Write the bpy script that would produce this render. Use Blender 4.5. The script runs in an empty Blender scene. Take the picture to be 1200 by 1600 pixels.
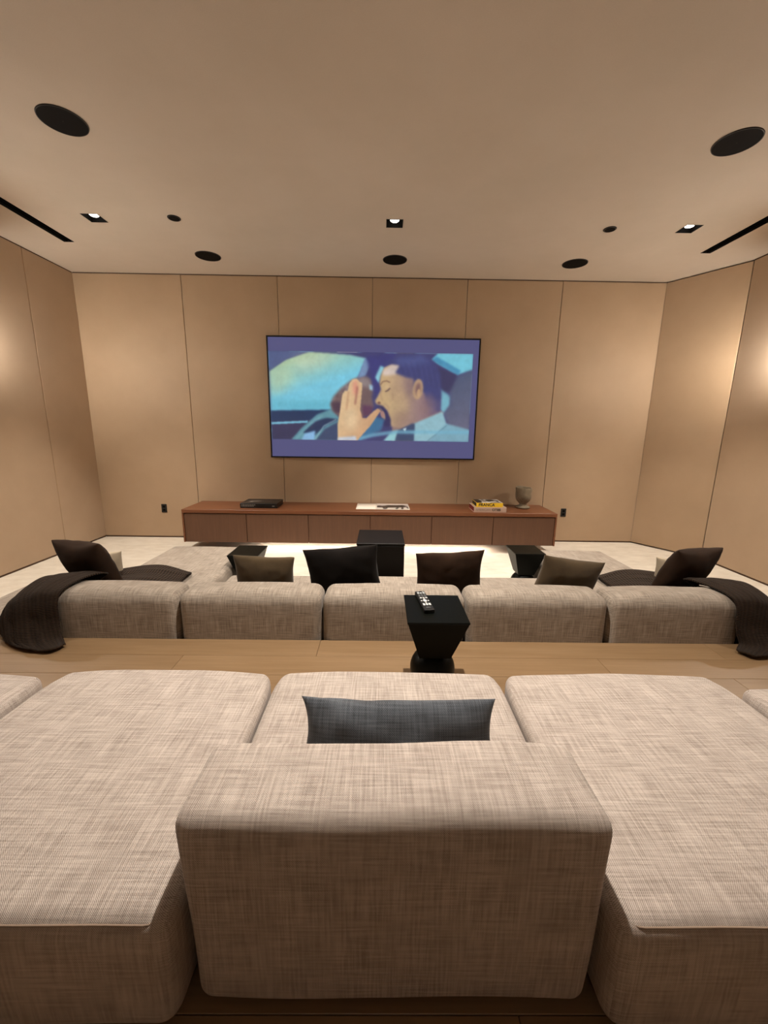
import bpy, math, random
import numpy as np
from mathutils import Matrix, Vector, noise

random.seed(7)
S = bpy.context.scene
COL = S.collection

# ------------------------------------------------------------------ camera
F_PX = 630.0
PITCH, ROLL, YAW = math.radians(11.66), math.radians(.8), math.radians(.5)
cam_d = bpy.data.cameras.new('camera')
cam = bpy.data.objects.new('camera', cam_d)
COL.objects.link(cam)
cam_d.sensor_fit = 'VERTICAL'
cam_d.sensor_height = 36.0
cam_d.lens = 36.0 * F_PX / 1600.0
cam_d.clip_start = .02
fw = Vector((math.sin(YAW) * math.cos(PITCH), math.cos(YAW) * math.cos(PITCH), -math.sin(PITCH)))
r0 = Vector((math.cos(YAW), -math.sin(YAW), 0))
u0 = r0.cross(fw)
rt = r0 * math.cos(ROLL) + u0 * math.sin(ROLL)
up = -r0 * math.sin(ROLL) + u0 * math.cos(ROLL)
m = Matrix((rt, up, -fw)).transposed().to_4x4()
m.translation = Vector((0, 0, 1.35))
cam.matrix_world = m
S.camera = cam

# ------------------------------------------------------------------ world, exposure
w = bpy.data.worlds.new('world')
S.world = w
w.use_nodes = True
w.node_tree.nodes['Background'].inputs[0].default_value = (.9, .75, .6, 1)
w.node_tree.nodes['Background'].inputs[1].default_value = 0.0
S.view_settings.view_transform = 'Standard'
S.view_settings.look = 'None'
S.view_settings.exposure = 0.0
S.view_settings.gamma = 1.0
S.view_settings.use_curve_mapping = False

WARM = (1.0, .92, .82)          # warm white lamps
E_SPOT_FRONT = 380
E_SPOT_REAR = 540
E_SCONCE = 800                   # emission strength of a sconce's opal globe
E_LED = 55
E_SCREEN = .62

# ------------------------------------------------------------------ main dimensions
ZF = -.23        # carpeted front floor
ZC = 3.25        # ceiling
YB = 5.66        # face of the back wall panels
XL = -3.96       # left wall face
XR = 4.12        # right wall face (beyond the fold)
FOLD = (4.12, 4.93)
XRC = 3.65       # right corner at the back wall
YR = -2.7        # rear wall
YP = 2.40        # platform edge

# ------------------------------------------------------------------ materials
def lin(c):
    return tuple((v / 12.92 if v <= .04045 else ((v + .055) / 1.055) ** 2.4) for v in [x / 255 for x in c]) + (1,)

class NT:
    def __init__(s, name):
        s.m = bpy.data.materials.new(name)
        s.m.use_nodes = True
        s.t = s.m.node_tree
        s.b = s.t.nodes['Principled BSDF']
    def n(s, typ, **kw):
        nd = s.t.nodes.new(typ)
        for k, v in kw.items():
            if k.startswith('i_'):
                nd.inputs[k[2:]].default_value = v
            else:
                setattr(nd, k, v)
        return nd
    def l(s, a, b):
        s.t.links.new(a, b)
    def math(s, op, a, b=None, c=None):
        nd = s.t.nodes.new('ShaderNodeMath'); nd.operation = op
        for i, v in enumerate((a, b, c)):
            if v is None: continue
            if isinstance(v, (int, float)): nd.inputs[i].default_value = v
            else: s.l(v, nd.inputs[i])
        return nd.outputs[0]
    def mix(s, fac, a, b):
        nd = s.t.nodes.new('ShaderNodeMix'); nd.data_type = 'RGBA'
        for i, v in ((0, fac), (6, a), (7, b)):
            if isinstance(v, (int, float, tuple)): nd.inputs[i].default_value = v
            else: s.l(v, nd.inputs[i])
        return nd.outputs[2]
    def bump(s, h, strength=.3, dist=.002):
        nd = s.t.nodes.new('ShaderNodeBump')
        nd.inputs['Strength'].default_value = strength
        nd.inputs['Distance'].default_value = dist
        s.l(h, nd.inputs['Height']); s.l(nd.outputs[0], s.b.inputs['Normal'])
    def noise(s, vec, scale, detail=3, rough=.55):
        nd = s.n('ShaderNodeTexNoise'); nd.inputs['Scale'].default_value = scale
        nd.inputs['Detail'].default_value = detail; nd.inputs['Roughness'].default_value = rough
        if vec is not None: s.l(vec, nd.inputs['Vector'])
        return nd.outputs['Fac']
    def mapped(s, src, scale):
        nd = s.n('ShaderNodeMapping'); nd.inputs['Scale'].default_value = scale
        s.l(src, nd.inputs['Vector']); return nd.outputs[0]
    def coord(s, which='Object'):
        return s.n('ShaderNodeTexCoord').outputs[which]
    def set(s, **kw):
        for k, v in kw.items():
            s.b.inputs[k.replace('_', ' ')].default_value = v
        return s
    def ramp(s, fac, lo, hi):
        nd = s.n('ShaderNodeMapRange'); nd.inputs[1].default_value = lo; nd.inputs[2].default_value = hi
        s.l(fac, nd.inputs[0]); return nd.outputs[0]

def plain(name, c, rough=.6, metal=0, spec=.5, coat=0):
    t = NT(name).set(Base_Color=lin(c), Roughness=rough, Metallic=metal)
    t.b.inputs['Specular IOR Level'].default_value = spec
    t.b.inputs['Coat Weight'].default_value = coat
    return t.m

def mottled(name, a, b, scale, rough, fine=0, fscale=300, bstr=.1, bdist=.002, sheen=0, stretch=None, spec=.5):
    t = NT(name); co = t.coord('Object')
    if stretch: co = t.mapped(co, stretch)
    f = t.ramp(t.noise(co, scale, 5, .6), .3, .7)
    col = t.mix(f, lin(a), lin(b))
    h = t.noise(co, fscale, 2)
    if fine:
        col = t.mix(t.math('MULTIPLY', t.ramp(h, .3, .7), fine), col, lin([x * .55 for x in a]))
    t.l(col, t.b.inputs['Base Color']); t.set(Roughness=rough)
    t.b.inputs['Sheen Weight'].default_value = sheen
    t.b.inputs['Specular IOR Level'].default_value = spec
    t.bump(h, bstr, bdist)
    return t.m

def weave(name, dark, light, pitch=.0044, slub=.5, rough=.9, sheen=.1, bstr=.4, contrast=1.2):
    t = NT(name); uv = t.coord('UV')
    sp = t.n('ShaderNodeSeparateXYZ'); t.l(uv, sp.inputs[0])
    k = 2 * math.pi / pitch
    jit = t.math('MULTIPLY', t.noise(uv, 90, 2), 3.0)
    a = t.math('SINE', t.math('MULTIPLY_ADD', sp.outputs[0], k, jit))
    b = t.math('SINE', t.math('MULTIPLY_ADD', sp.outputs[1], k, jit))
    wv = t.math('MULTIPLY_ADD', t.math('MULTIPLY', a, b), .5, .5)
    s1 = t.ramp(t.noise(t.mapped(uv, (7, 190, 1)), 1, 3, .6), .3, .7)
    s2 = t.ramp(t.noise(t.mapped(uv, (190, 7, 1)), 1, 3, .6), .3, .7)
    s3 = t.ramp(t.noise(uv, 9, 3, .6), .3, .7)
    sl = t.math('ADD', t.math('MULTIPLY', s1, .42), t.math('ADD', t.math('MULTIPLY', s2, .42), t.math('MULTIPLY', s3, .16)))
    fac = t.math('ADD', t.math('MULTIPLY', wv, 1 - slub), t.math('MULTIPLY', sl, slub))
    fac = t.math('MULTIPLY_ADD', t.math('SUBTRACT', fac, .5), 1.5 * contrast, .5)
    nd = t.n('ShaderNodeClamp'); t.l(fac, nd.inputs[0])
    t.l(t.mix(nd.outputs[0], lin(dark), lin(light)), t.b.inputs['Base Color'])
    t.set(Roughness=rough); t.b.inputs['Sheen Weight'].default_value = sheen
    t.b.inputs['Specular IOR Level'].default_value = .15
    t.bump(t.math('ADD', wv, t.math('MULTIPLY', sl, .6)), bstr, .0012)
    return t.m

def wood(name, a, b, c, along='x', scale=1.0, rough=.45, vary=.15, spec=.4):
    t = NT(name); co = t.coord('Object')
    oi = t.n('ShaderNodeObjectInfo')
    off = t.n('ShaderNodeVectorMath', operation='MULTIPLY_ADD')
    t.l(oi.outputs['Random'], off.inputs[0]); off.inputs[1].default_value = (17, 31, 7); t.l(co, off.inputs[2])
    st = {'x': (.9, 9, 9), 'y': (9, .9, 9), 'z': (9, 9, .9)}[along]
    mp = t.mapped(off.outputs[0], tuple(v * scale for v in st))
    g1 = t.ramp(t.noise(mp, 2.2, 4, .6), .3, .7)
    mp2 = t.mapped(off.outputs[0], tuple(v * scale * (14 if v > 2 else 2.2) for v in st))
    g2 = t.ramp(t.noise(mp2, 1.0, 3, .6), .25, .75)
    col = t.mix(g1, lin(a), lin(b))
    col = t.mix(t.math('MULTIPLY', g2, .45), col, lin(c))
    hs = t.n('ShaderNodeHueSaturation'); t.l(col, hs.inputs['Color'])
    t.l(t.math('MULTIPLY_ADD', oi.outputs['Random'], vary, 1 - vary / 2), hs.inputs['Value'])
    t.l(hs.outputs[0], t.b.inputs['Base Color']); t.set(Roughness=rough)
    t.b.inputs['Specular IOR Level'].default_value = spec
    t.bump(g2, .06, .001)
    return t.m

def emit(name, c, strength, base=None):
    t = NT(name)
    t.b.inputs['Base Color'].default_value = (0, 0, 0, 1)
    t.b.inputs['Emission Color'].default_value = c if len(c) == 4 else tuple(c) + (1,)
    t.b.inputs['Emission Strength'].default_value = strength
    t.b.inputs['Roughness'].default_value = .6
    return t.m

def vcol(name, emission=0, rough=.5):
    t = NT(name)
    at = t.n('ShaderNodeVertexColor'); at.layer_name = 'paint'
    if emission:
        t.set(Base_Color=(.02, .02, .02, 1))
        t.l(at.outputs[0], t.b.inputs['Emission Color']); t.b.inputs['Emission Strength'].default_value = emission
    else:
        t.l(at.outputs[0], t.b.inputs['Base Color'])
    t.set(Roughness=rough)
    return t.m

M = {}
M['wall'] = mottled('wall_fabric', (170, 143, 113), (177, 150, 120), 2.0, .62, .12, 700, .25, .0012, .35, spec=.45)
M['reveal'] = plain('shadow_gap', (74, 53, 37), .8)
M['ceiling'] = mottled('ceiling_plaster', (194, 181, 165), (202, 189, 174), 1.3, .9, .05, 160, .12, .003)
M['carpet'] = mottled('carpet_pile', (214, 201, 182), (235, 225, 208), 5, .95, .25, 220, .5, .004, .3, stretch=(1, 2.2, 1), spec=.1)
M['oak'] = wood('oak_floor', (146, 119, 88), (133, 106, 75), (116, 89, 61), 'x', 1.0, .42, .14)
M['walnut'] = wood('walnut_top', (126, 78, 48), (108, 64, 38), (84, 46, 27), 'x', 1.2, .4, .05)
M['door'] = wood('walnut_door', (102, 71, 51), (92, 63, 45), (77, 51, 36), 'z', 1.6, .5, .08)
M['edge'] = plain('walnut_edge', (92, 46, 24), .5)
M['fabric'] = weave('sofa_fabric', (112, 98, 88), (218, 205, 194))
M['fabric_front_shaded'] = weave('sofa_fabric_shaded', (106, 94, 83), (184, 171, 156), pitch=.0075, slub=.75)  # same cloth as the rear sofa; dimness of the unlit backs put into its colour
M['piping'] = plain('piping_fabric', (150, 130, 113), .9, spec=.1)
M['base'] = plain('sofa_base', (30, 22, 17), .8)
M['charcoal'] = weave('charcoal_chenille', (46, 49, 54), (98, 103, 110), pitch=.006, slub=.7, sheen=.3)
M['brown'] = mottled('brown_velvet', (54, 38, 27), (42, 29, 20), 8, .85, .2, 250, .2, .002, .05, spec=.08)
M['olive'] = mottled('olive_linen', (86, 70, 48), (72, 58, 38), 8, .85, .3, 350, .3, .002, .2, spec=.15)
M['black_cloth'] = mottled('black_linen', (28, 24, 22), (20, 17, 15), 8, .9, .3, 350, .3, .002, .05, spec=.08)
M['beige_cloth'] = mottled('beige_linen', (196, 180, 156), (184, 166, 142), 8, .9, .2, 350, .3, .002, .2, spec=.15)
M['lacquer'] = plain('black_lacquer', (7, 9, 6), .4, spec=.12)
M['box'] = plain('black_wood', (15, 11, 8), .45, spec=.15)
M['grille'] = mottled('speaker_grille', (16, 13, 11), (20, 16, 14), 40, .85, .5, 900, .4, .001, spec=.1)
M['black'] = plain('black_plastic', (12, 11, 10), .5)
M['bezel'] = plain('screen_bezel', (10, 9, 10), .35)
M['housing'] = plain('lamp_housing', (7, 6, 5), .8, spec=.1)
M['lamp'] = emit('lamp_lens', (1, .93, .82), 9)
M['globe'] = emit('opal_globe', WARM, E_SCONCE)
M['globe_fill'] = emit('opal_globe_fill', WARM, E_SCONCE * .2)  # glow of the lamp added behind the view
M['led'] = emit('led_strip', (1, .86, .70), E_LED)
M['brass'] = plain('bronze_metal', (70, 52, 34), .4, 1)
M['letterbox'] = emit('screen_glow', lin((98, 97, 146)), E_SCREEN * 1.12)
M['picture'] = vcol('film_picture', E_SCREEN * 1.45)
M['print'] = vcol('printed_page', 0, .4)
M['ceramic'] = mottled('grey_ceramic', (150, 136, 114), (116, 103, 84), 14, .85, .25, 120, .5, .003, spec=.2)
M['paper'] = plain('paper', (225, 215, 200), .8)
M['book_black'] = plain('black_cover', (14, 12, 11), .35)
M['book_grey'] = plain('grey_ink', (120, 114, 106), .6)
M['book_pink'] = plain('rose_beige_cover', (186, 158, 140), .6)
M['book_red'] = plain('dark_red_cover', (120, 34, 30), .5)
M['book_yellow'] = plain('yellow_cover', (226, 182, 34), .5)
M['ink'] = plain('black_ink', (26, 22, 18), .6)
M['ink_soft'] = plain('grey_lettering', (140, 118, 104), .6)
M['button'] = plain('silver_button', (225, 225, 222), .4)
M['button_dim'] = plain('grey_button', (96, 96, 96), .5)
kt = NT('knit_wool'); uv = kt.coord('UV')
sp = kt.n('ShaderNodeSeparateXYZ'); kt.l(uv, sp.inputs[0])
ka = kt.math('SINE', kt.math('MULTIPLY', sp.outputs[0], 2 * math.pi / .018))
kb = kt.math('SINE', kt.math('MULTIPLY', sp.outputs[1], 2 * math.pi / .03))
kh = kt.math('ADD', ka, kt.math('MULTIPLY', kb, .35))
kt.l(kt.mix(kt.ramp(kh, -1.3, 1.3), lin((24, 17, 13)), lin((60, 47, 37))), kt.b.inputs['Base Color'])
kt.set(Roughness=.95); kt.b.inputs['Sheen Weight'].default_value = .05
kt.b.inputs['Specular IOR Level'].default_value = .1
kt.bump(kh, .6, .004)
M['knit'] = kt.m

# ------------------------------------------------------------------ mesh helpers
class MB:
    def __init__(s):
        s.v = []; s.f = []
    def add(s, vs, fs):
        o = len(s.v); s.v += [tuple(p) for p in vs]; s.f += [tuple(i + o for i in q) for q in fs]; return s
    def box(s, x0, x1, y0, y1, z0, z1, bev=0):
        if bev <= 0:
            vs = [(x, y, z) for z in (z0, z1) for y in (y0, y1) for x in (x0, x1)]
            return s.add(vs, [(0, 2, 3, 1), (4, 5, 7, 6), (0, 1, 5, 4), (2, 6, 7, 3), (0, 4, 6, 2), (1, 3, 7, 5)])
        b = bev; c = []
        idx = {}
        for sx in (0, 1):
            for sy in (0, 1):
                for sz in (0, 1):
                    X = (x0, x1)[sx]; Y = (y0, y1)[sy]; Z = (z0, z1)[sz]
                    ix = X + (b if sx == 0 else -b); iy = Y + (b if sy == 0 else -b); iz = Z + (b if sz == 0 else -b)
                    for ax, p in enumerate(((X, iy, iz), (ix, Y, iz), (ix, iy, Z))):
                        idx[sx, sy, sz, ax] = len(c); c.append(p)
        fs = []
        def q(*k): fs.append(tuple(idx[i] for i in k))
        for a, fl in ((0, 0), (1, 0)):
            q((a, 0, 0, 0), (a, 1, 0, 0), (a, 1, 1, 0), (a, 0, 1, 0))
            q((0, a, 0, 1), (1, a, 0, 1), (1, a, 1, 1), (0, a, 1, 1))
            q((0, 0, a, 2), (1, 0, a, 2), (1, 1, a, 2), (0, 1, a, 2))
        for a in (0, 1):
            for d in (0, 1):
                q((a, d, 0, 0), (a, d, 1, 0), (a, d, 1, 1), (a, d, 0, 1))
                q((a, 0, d, 0), (a, 1, d, 0), (a, 1, d, 2), (a, 0, d, 2))
                q((0, a, d, 1), (1, a, d, 1), (1, a, d, 2), (0, a, d, 2))
        for sx in (0, 1):
            for sy in (0, 1):
                for sz in (0, 1):
                    q((sx, sy, sz, 0), (sx, sy, sz, 1), (sx, sy, sz, 2))
        return s.add(c, fs)
    def lathe(s, prof, cx, cy, z0=0, n=40, cap=True):
        vs = []; fs = []
        for r, z in prof:
            for i in range(n):
                a = 2 * math.pi * i / n; vs.append((cx + r * math.cos(a), cy + r * math.sin(a), z0 + z))
        for j in range(len(prof) - 1):
            for i in range(n):
                k = (i + 1) % n; fs.append((j * n + i, j * n + k, (j + 1) * n + k, (j + 1) * n + i))
        if cap:
            fs.append(tuple(reversed(range(n)))); fs.append(tuple(range((len(prof) - 1) * n, len(prof) * n)))
        return s.add(vs, fs)
    def tube(s, pts, r, n=8, closed=False):
        P = [Vector(p) for p in pts]; vs = []; fs = []; L = len(P)
        for i, p in enumerate(P):
            a = P[(i - 1) % L] if (closed or i) else P[0]
            b = P[(i + 1) % L] if (closed or i < L - 1) else P[-1]
            t = (b - a).normalized()
            x = t.cross(Vector((0, 0, 1)))
            if x.length < 1e-3: x = t.cross(Vector((0, 1, 0)))
            x.normalize(); y = t.cross(x)
            for k in range(n):
                an = 2 * math.pi * k / n; vs.append(p + x * math.cos(an) * r + y * math.sin(an) * r)
        for i in range(L if closed else L - 1):
            j = (i + 1) % L
            for k in range(n):
                l = (k + 1) % n; fs.append((i * n + k, i * n + l, j * n + l, j * n + k))
        return s.add(vs, fs)

def mesh_obj(name, vs, fs, mat, parent=None, smooth=False, uv=None, fix=True):
    me = bpy.data.meshes.new(name)
    off = Vector(parent.location) if parent else Vector((0, 0, 0))
    me.from_pydata([(p[0] - off.x, p[1] - off.y, p[2] - off.z) for p in vs], [], fs)
    if uv:
        lay = me.uv_layers.new(name='UVMap')
        for lp in me.loops: lay.data[lp.index].uv = uv[lp.vertex_index] if not callable(uv) else (0, 0)
        if callable(uv):
            for pl in me.polygons:
                for li in pl.loop_indices:
                    lay.data[li].uv = uv(me.vertices[me.loops[li].vertex_index].co, pl.normal)
    me.materials.append(mat)
    if fix:
        import bmesh
        bm = bmesh.new(); bm.from_mesh(me); bmesh.ops.recalc_face_normals(bm, faces=bm.faces); bm.to_mesh(me); bm.free()
    if smooth:
        for pl in me.polygons: pl.use_smooth = True
    o = bpy.data.objects.new(name, me); COL.objects.link(o)
    if parent: o.parent = parent
    return o

def build(mb, name, mat, parent=None, smooth=False):
    return mesh_obj(name, mb.v, mb.f, mat, parent, smooth)

def tag(o, label=None, cat=None, group=None, kind=None):
    if label: o['label'] = label
    if cat: o['category'] = cat
    if group: o['group'] = group
    if kind: o['kind'] = kind
    return o

def thing(name, loc, label, cat, group=None):
    o = bpy.data.objects.new(name, None); COL.objects.link(o); o.location = loc
    o.empty_display_size = .1
    return tag(o, label, cat, group)

def structure(name, mb, mat, label, cat=None, smooth=False):
    o = build(mb, name, mat, None, smooth)
    return tag(o, label, cat or name.split('_')[0], None, 'structure')

def weave_uv(co, n):
    if abs(n.x) > .75: return (co.y, co.z)
    if n.y > .5 and n.y > n.z: return (co.x, co.y - co.z)
    return (co.x, co.y + co.z)

def axis_pts(h, r, n):
    e = [h - r + r * t for t in (.25, .5, .72, .88, 1.0)]
    mid = list(np.linspace(-(h - r), h - r, n + 1))
    return [-x for x in reversed(e)] + mid + e

def soft_box(name, x0, x1, y0, y1, z0, z1, r, mat, parent, crown=0.0, n=10, taper=0.0, wob=.003, puff=0.0, rb=None, smooth=True, nose=0.0):
    """upholstered block: rounded edges, slightly crowned top, soft sides"""
    c = Vector(((x0 + x1) / 2, (y0 + y1) / 2, (z0 + z1) / 2)); h = Vector(((x1 - x0) / 2, (y1 - y0) / 2, (z1 - z0) / 2))
    A = [axis_pts(h[i], min(r, h[i] * .9), max(2, n if i < 2 else n // 2)) for i in range(3)]
    idx = {}; vs = []; fs = []
    def vid(i, j, k):
        if (i, j, k) in idx: return idx[i, j, k]
        q = Vector((A[0][i], A[1][j], A[2][k]))
        rr = r if q.z > 0 or rb is None else rb
        inn = Vector([max(-(h[a] - rr), min(h[a] - rr, q[a])) for a in range(3)])
        d = q - inn
        # only stretch out along the dominant directions so that flats stay flat
        if d.length > 1e-9:
            mx = max(abs(d.x), abs(d.y), abs(d.z)); d = d.normalized() * mx
        p = inn + d
        fx, fy, fz = p.x / h.x, p.y / h.y, p.z / h.z
        cr = (1 - fx * fx) * (1 - fy * fy)
        if p.z > 0: p.z += crown * max(0, cr) ** .6 * fz
        p.y += puff * math.copysign(1, p.y) * (1 - fx * fx) * (1 - fz * fz) * abs(fy) ** 3
        if nose and fy > .6:                       # softer front corners
            k_ = ((fy - .6) / .4) ** 2; p.x *= 1 - nose * k_ * abs(fx) ** 3; p.z -= nose * .25 * k_ * max(0, fz) * abs(fx) ** 2
        if taper: p.x *= 1 - taper * (1 - fz) / 2
        if wob:
            w3 = p + c
            p.z += wob * noise.noise(w3 * 3.1) * (1 if p.z > 0 else 0)
            p.y += wob * noise.noise(w3 * 2.7 + Vector((5, 1, 2)))
            p.x += wob * noise.noise(w3 * 2.3 + Vector((1, 8, 3)))
        idx[i, j, k] = len(vs); vs.append(p + c); return idx[i, j, k]
    N = [len(a) - 1 for a in A]
    for i in range(N[0]):
        for j in range(N[1]):
            for k in (0, N[2]): fs.append((vid(i, j, k), vid(i + 1, j, k), vid(i + 1, j + 1, k), vid(i, j + 1, k)))
    for i in range(N[0]):
        for k in range(N[2]):
            for j in (0, N[1]): fs.append((vid(i, j, k), vid(i + 1, j, k), vid(i + 1, j, k + 1), vid(i, j, k + 1)))
    for j in range(N[1]):
        for k in range(N[2]):
            for i in (0, N[0]): fs.append((vid(i, j, k), vid(i, j + 1, k), vid(i, j + 1, k + 1), vid(i, j, k + 1)))
    o = mesh_obj(name, vs, fs, mat, parent, smooth, fix=True)
    lay = o.data.uv_layers.new(name='UVMap'); me = o.data
    for pl in me.polygons:
        for li in pl.loop_indices: lay.data[li].uv = weave_uv(me.vertices[me.loops[li].vertex_index].co, pl.normal)
    return o

def piping(x0, x1, y0, y1, z, r, parent, mat, tube=.0025, wob=.003):
    """seam cord along the rear top edge of a cushion, dying out round the corners"""
    pts = []
    for cx, cy, a0 in ((x0 + r, y0 + r, 180), (x1 - r, y0 + r, 270)):
        for k in range(7):
            a = math.radians(a0 + 15 * k); pts.append((cx + r * math.cos(a), cy + r * math.sin(a), z))
    pts = pts[3:-3]
    out = []
    for p, q in zip(pts, pts[1:]):
        m_ = max(1, int(math.dist(p, q) / .05))
        for k in range(m_):
            e = Vector(p).lerp(Vector(q), k / m_); e.z += wob * noise.noise(e * 6.0); out.append(e)
    return build(MB().tube(out, tube, 6), 'piping', mat, parent, True)

# ------------------------------------------------------------------ shell
def panels(parent, segs, z0, z1, thick, frm):
    """upholstered wall panels, one object each; segs = list of (p0, p1) along the wall, frm(s, d, z) -> world"""
    for (a, b) in segs:
        g = .0025; bev = .005
        def P(s, d, z): return frm(s, d, z)
        s0, s1 = a + g, b - g; zz0, zz1 = z0, z1
        vs = [P(s0, 0, zz0), P(s1, 0, zz0), P(s1, 0, zz1), P(s0, 0, zz1),
              P(s0, thick - bev, zz0), P(s1, thick - bev, zz0), P(s1, thick - bev, zz1), P(s0, thick - bev, zz1),
              P(s0 + bev, thick, zz0 + bev), P(s1 - bev, thick, zz0 + bev), P(s1 - bev, thick, zz1 - bev), P(s0 + bev, thick, zz1 - bev)]
        fs = [(0, 3, 2, 1), (8, 9, 10, 11)]
        for i in range(4):
            j = (i + 1) % 4; fs += [(i, j, j + 4, i + 4), (i + 4, j + 4, j + 8, i + 8)]
        mesh_obj('panel', vs, fs, M['wall'], parent)

T = .03
PZ0, PZ1 = ZF + .018, ZC - .012
wb = structure('wall_back', MB().box(XL - .15, XR + .15, YB + T, YB + T + .15, ZF - .2, ZC + .2), M['reveal'], 'tan fabric panelled wall behind the screen')
panels(wb, [(XL - .02, -2.588), (-2.588, -1.36), (-1.36, -.138), (-.138, 1.086), (1.086, 2.314), (2.314, XRC + .01)], PZ0, PZ1, T,
       lambda s, d, z: (s, YB + T - d, z))
wl = structure('wall_left', MB().box(XL - T - .15, XL - T, YR - .2, YB + T, ZF - .2, ZC + .2), M['reveal'], 'tan fabric panelled wall on the left')
ys = [YB + .004, 4.92, 3.70, 2.48, 1.26, .04, -1.18, YR]
panels(wl, [(ys[i + 1], ys[i]) for i in range(7)], PZ0, PZ1, T, lambda s, d, z: (XL - T + d, s, z))
wr = structure('wall_right', MB().box(XR + T, XR + T + .15, YR - .2, YB + T, ZF - .2, ZC + .2), M['reveal'], 'tan fabric panelled wall on the right with a splayed end panel')
ys = [FOLD[1], 3.70, 2.48, 1.26, .04, -1.18, YR]
panels(wr, [(ys[i + 1], ys[i]) for i in range(6)], PZ0, PZ1, T, lambda s, d, z: (XR + T - d, s, z))
# splayed end panel between the back corner and the fold
A_ = Vector((FOLD[0], FOLD[1])); B_ = Vector((XRC, YB)); dv = (B_ - A_); Ls = dv.length; dv.normalize(); nv = Vector((-dv.y, dv.x))
if nv.x > 0: nv = -nv
panels(wr, [(0, Ls)], PZ0, PZ1, T, lambda s, d, z: (A_.x + dv.x * s + nv.x * (d - T), A_.y + dv.y * s + nv.y * (d - T), z))
structure('wall_rear', MB().box(XL - .2, XR + .2, YR - .15, YR, ZF - .2, ZC + .2), M['wall'], 'plain tan wall behind the rear sofa')

# ceiling with real openings for lamps and slots
LX = [-2.72, .10, 2.90]; DLW = .073
LAMPS = [(x, 4.28) for x in LX] + [(x, 2.12) for x in LX]
SLOTS = [(-3.40, -3.29), (3.41, 3.52)]; SLY = (1.2, 4.80)
holes = [(x - DLW, x + DLW, y - DLW, y + DLW) for x, y in LAMPS] + [(a, b, SLY[0], SLY[1]) for a, b in SLOTS]
xs = sorted({XL - .2, XR + .2} | {v for h in holes for v in h[:2]}); yy = sorted({YR - .2, YB + .2} | {v for h in holes for v in h[2:]})
cm = MB()
vid = {}
def cv(x, y):
    if (x, y) not in vid: vid[x, y] = len(cm.v); cm.v.append((x, y, ZC))
    return vid[x, y]
for i in range(len(xs) - 1):
    for j in range(len(yy) - 1):
        mx, my = (xs[i] + xs[i + 1]) / 2, (yy[j] + yy[j + 1]) / 2
        if any(h[0] < mx < h[1] and h[2] < my < h[3] for h in holes): continue
        cm.f.append((cv(xs[i], yy[j]), cv(xs[i], yy[j + 1]), cv(xs[i + 1], yy[j + 1]), cv(xs[i + 1], yy[j])))
cl = mesh_obj('ceiling', cm.v, cm.f, M['ceiling'], None, fix=False)
tag(cl, 'smooth beige plaster ceiling', 'ceiling', None, 'structure')
lid = MB().box(XL - .2, XR + .2, YR - .2, YB + .2, ZC + .16, ZC + .2)
build(lid, 'upper_slab', M['reveal'], cl)

# carpeted front floor and raised oak platform
fl = structure('floor', MB().box(XL - .1, XR + .1, YP - .3, YB + T, ZF - .12, ZF), M['carpet'], 'pale beige carpet around the front sofa')
pf = structure('floor_platform', MB().box(XL - .1, XR + .1, YR - .1, YP - .012, ZF - .1, -.018), M['base'], 'raised oak plank platform under the rear sofa', 'floor')
PW, PL_ = .19, 2.2
meshes = {}
row = 0; y1 = YP
while y1 > YR:
    y0 = max(y1 - PW, YR)
    x = XL - random.random() * 1.6
    while x < XR:
        L = PL_ + random.choice((-.3, 0, .3)); a, b = max(x, XL - T), min(x + L, XR + T)
        if b - a > .05:
            mesh_obj('plank', MB().box(a + .0008, b - .0008, y0 + .0008, y1 - .0008, -.018, 0, .0015).v,
                     MB().box(0, 1, 0, 1, 0, 1, .1).f, M['oak'], pf)
        x += L
    y1 = y0; row += 1
build(MB().box(XL - T, XR + T, YP - .012, YP, ZF, -.019), 'riser', M['oak'], pf)

# strips coloured dark as the shade in the gaps along floor and ceiling
structure('baseboard_back', MB().box(XL, XRC + .02, YB + .004, YB + T, ZF, PZ0), M['reveal'], 'thin strip coloured dark as the shaded gap under the back wall panels')
structure('baseboard_left', MB().box(XL - T, XL - .004, YP, YB, ZF, PZ0), M['reveal'], 'thin strip coloured dark as the shaded gap under the left wall panels')
bb = MB().box(XR + .004, XR + T, YP, FOLD[1], ZF, PZ0)
structure('baseboard_right', bb, M['reveal'], 'thin strip coloured dark as the shaded gap under the right wall panels')
structure('trim_1', MB().box(XL, XRC + .02, YB + .006, YB + T, PZ1, ZC), M['reveal'], 'dark shadow line where the back wall meets the ceiling')
structure('trim_2', MB().box(XL - T, XL - .006, YR, YB, PZ1, ZC), M['reveal'], 'dark shadow line where the left wall meets the ceiling')
structure('trim_3', MB().box(XR + .006, XR + T, YR, FOLD[1], PZ1, ZC), M['reveal'], 'dark shadow line where the right wall meets the ceiling')

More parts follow.
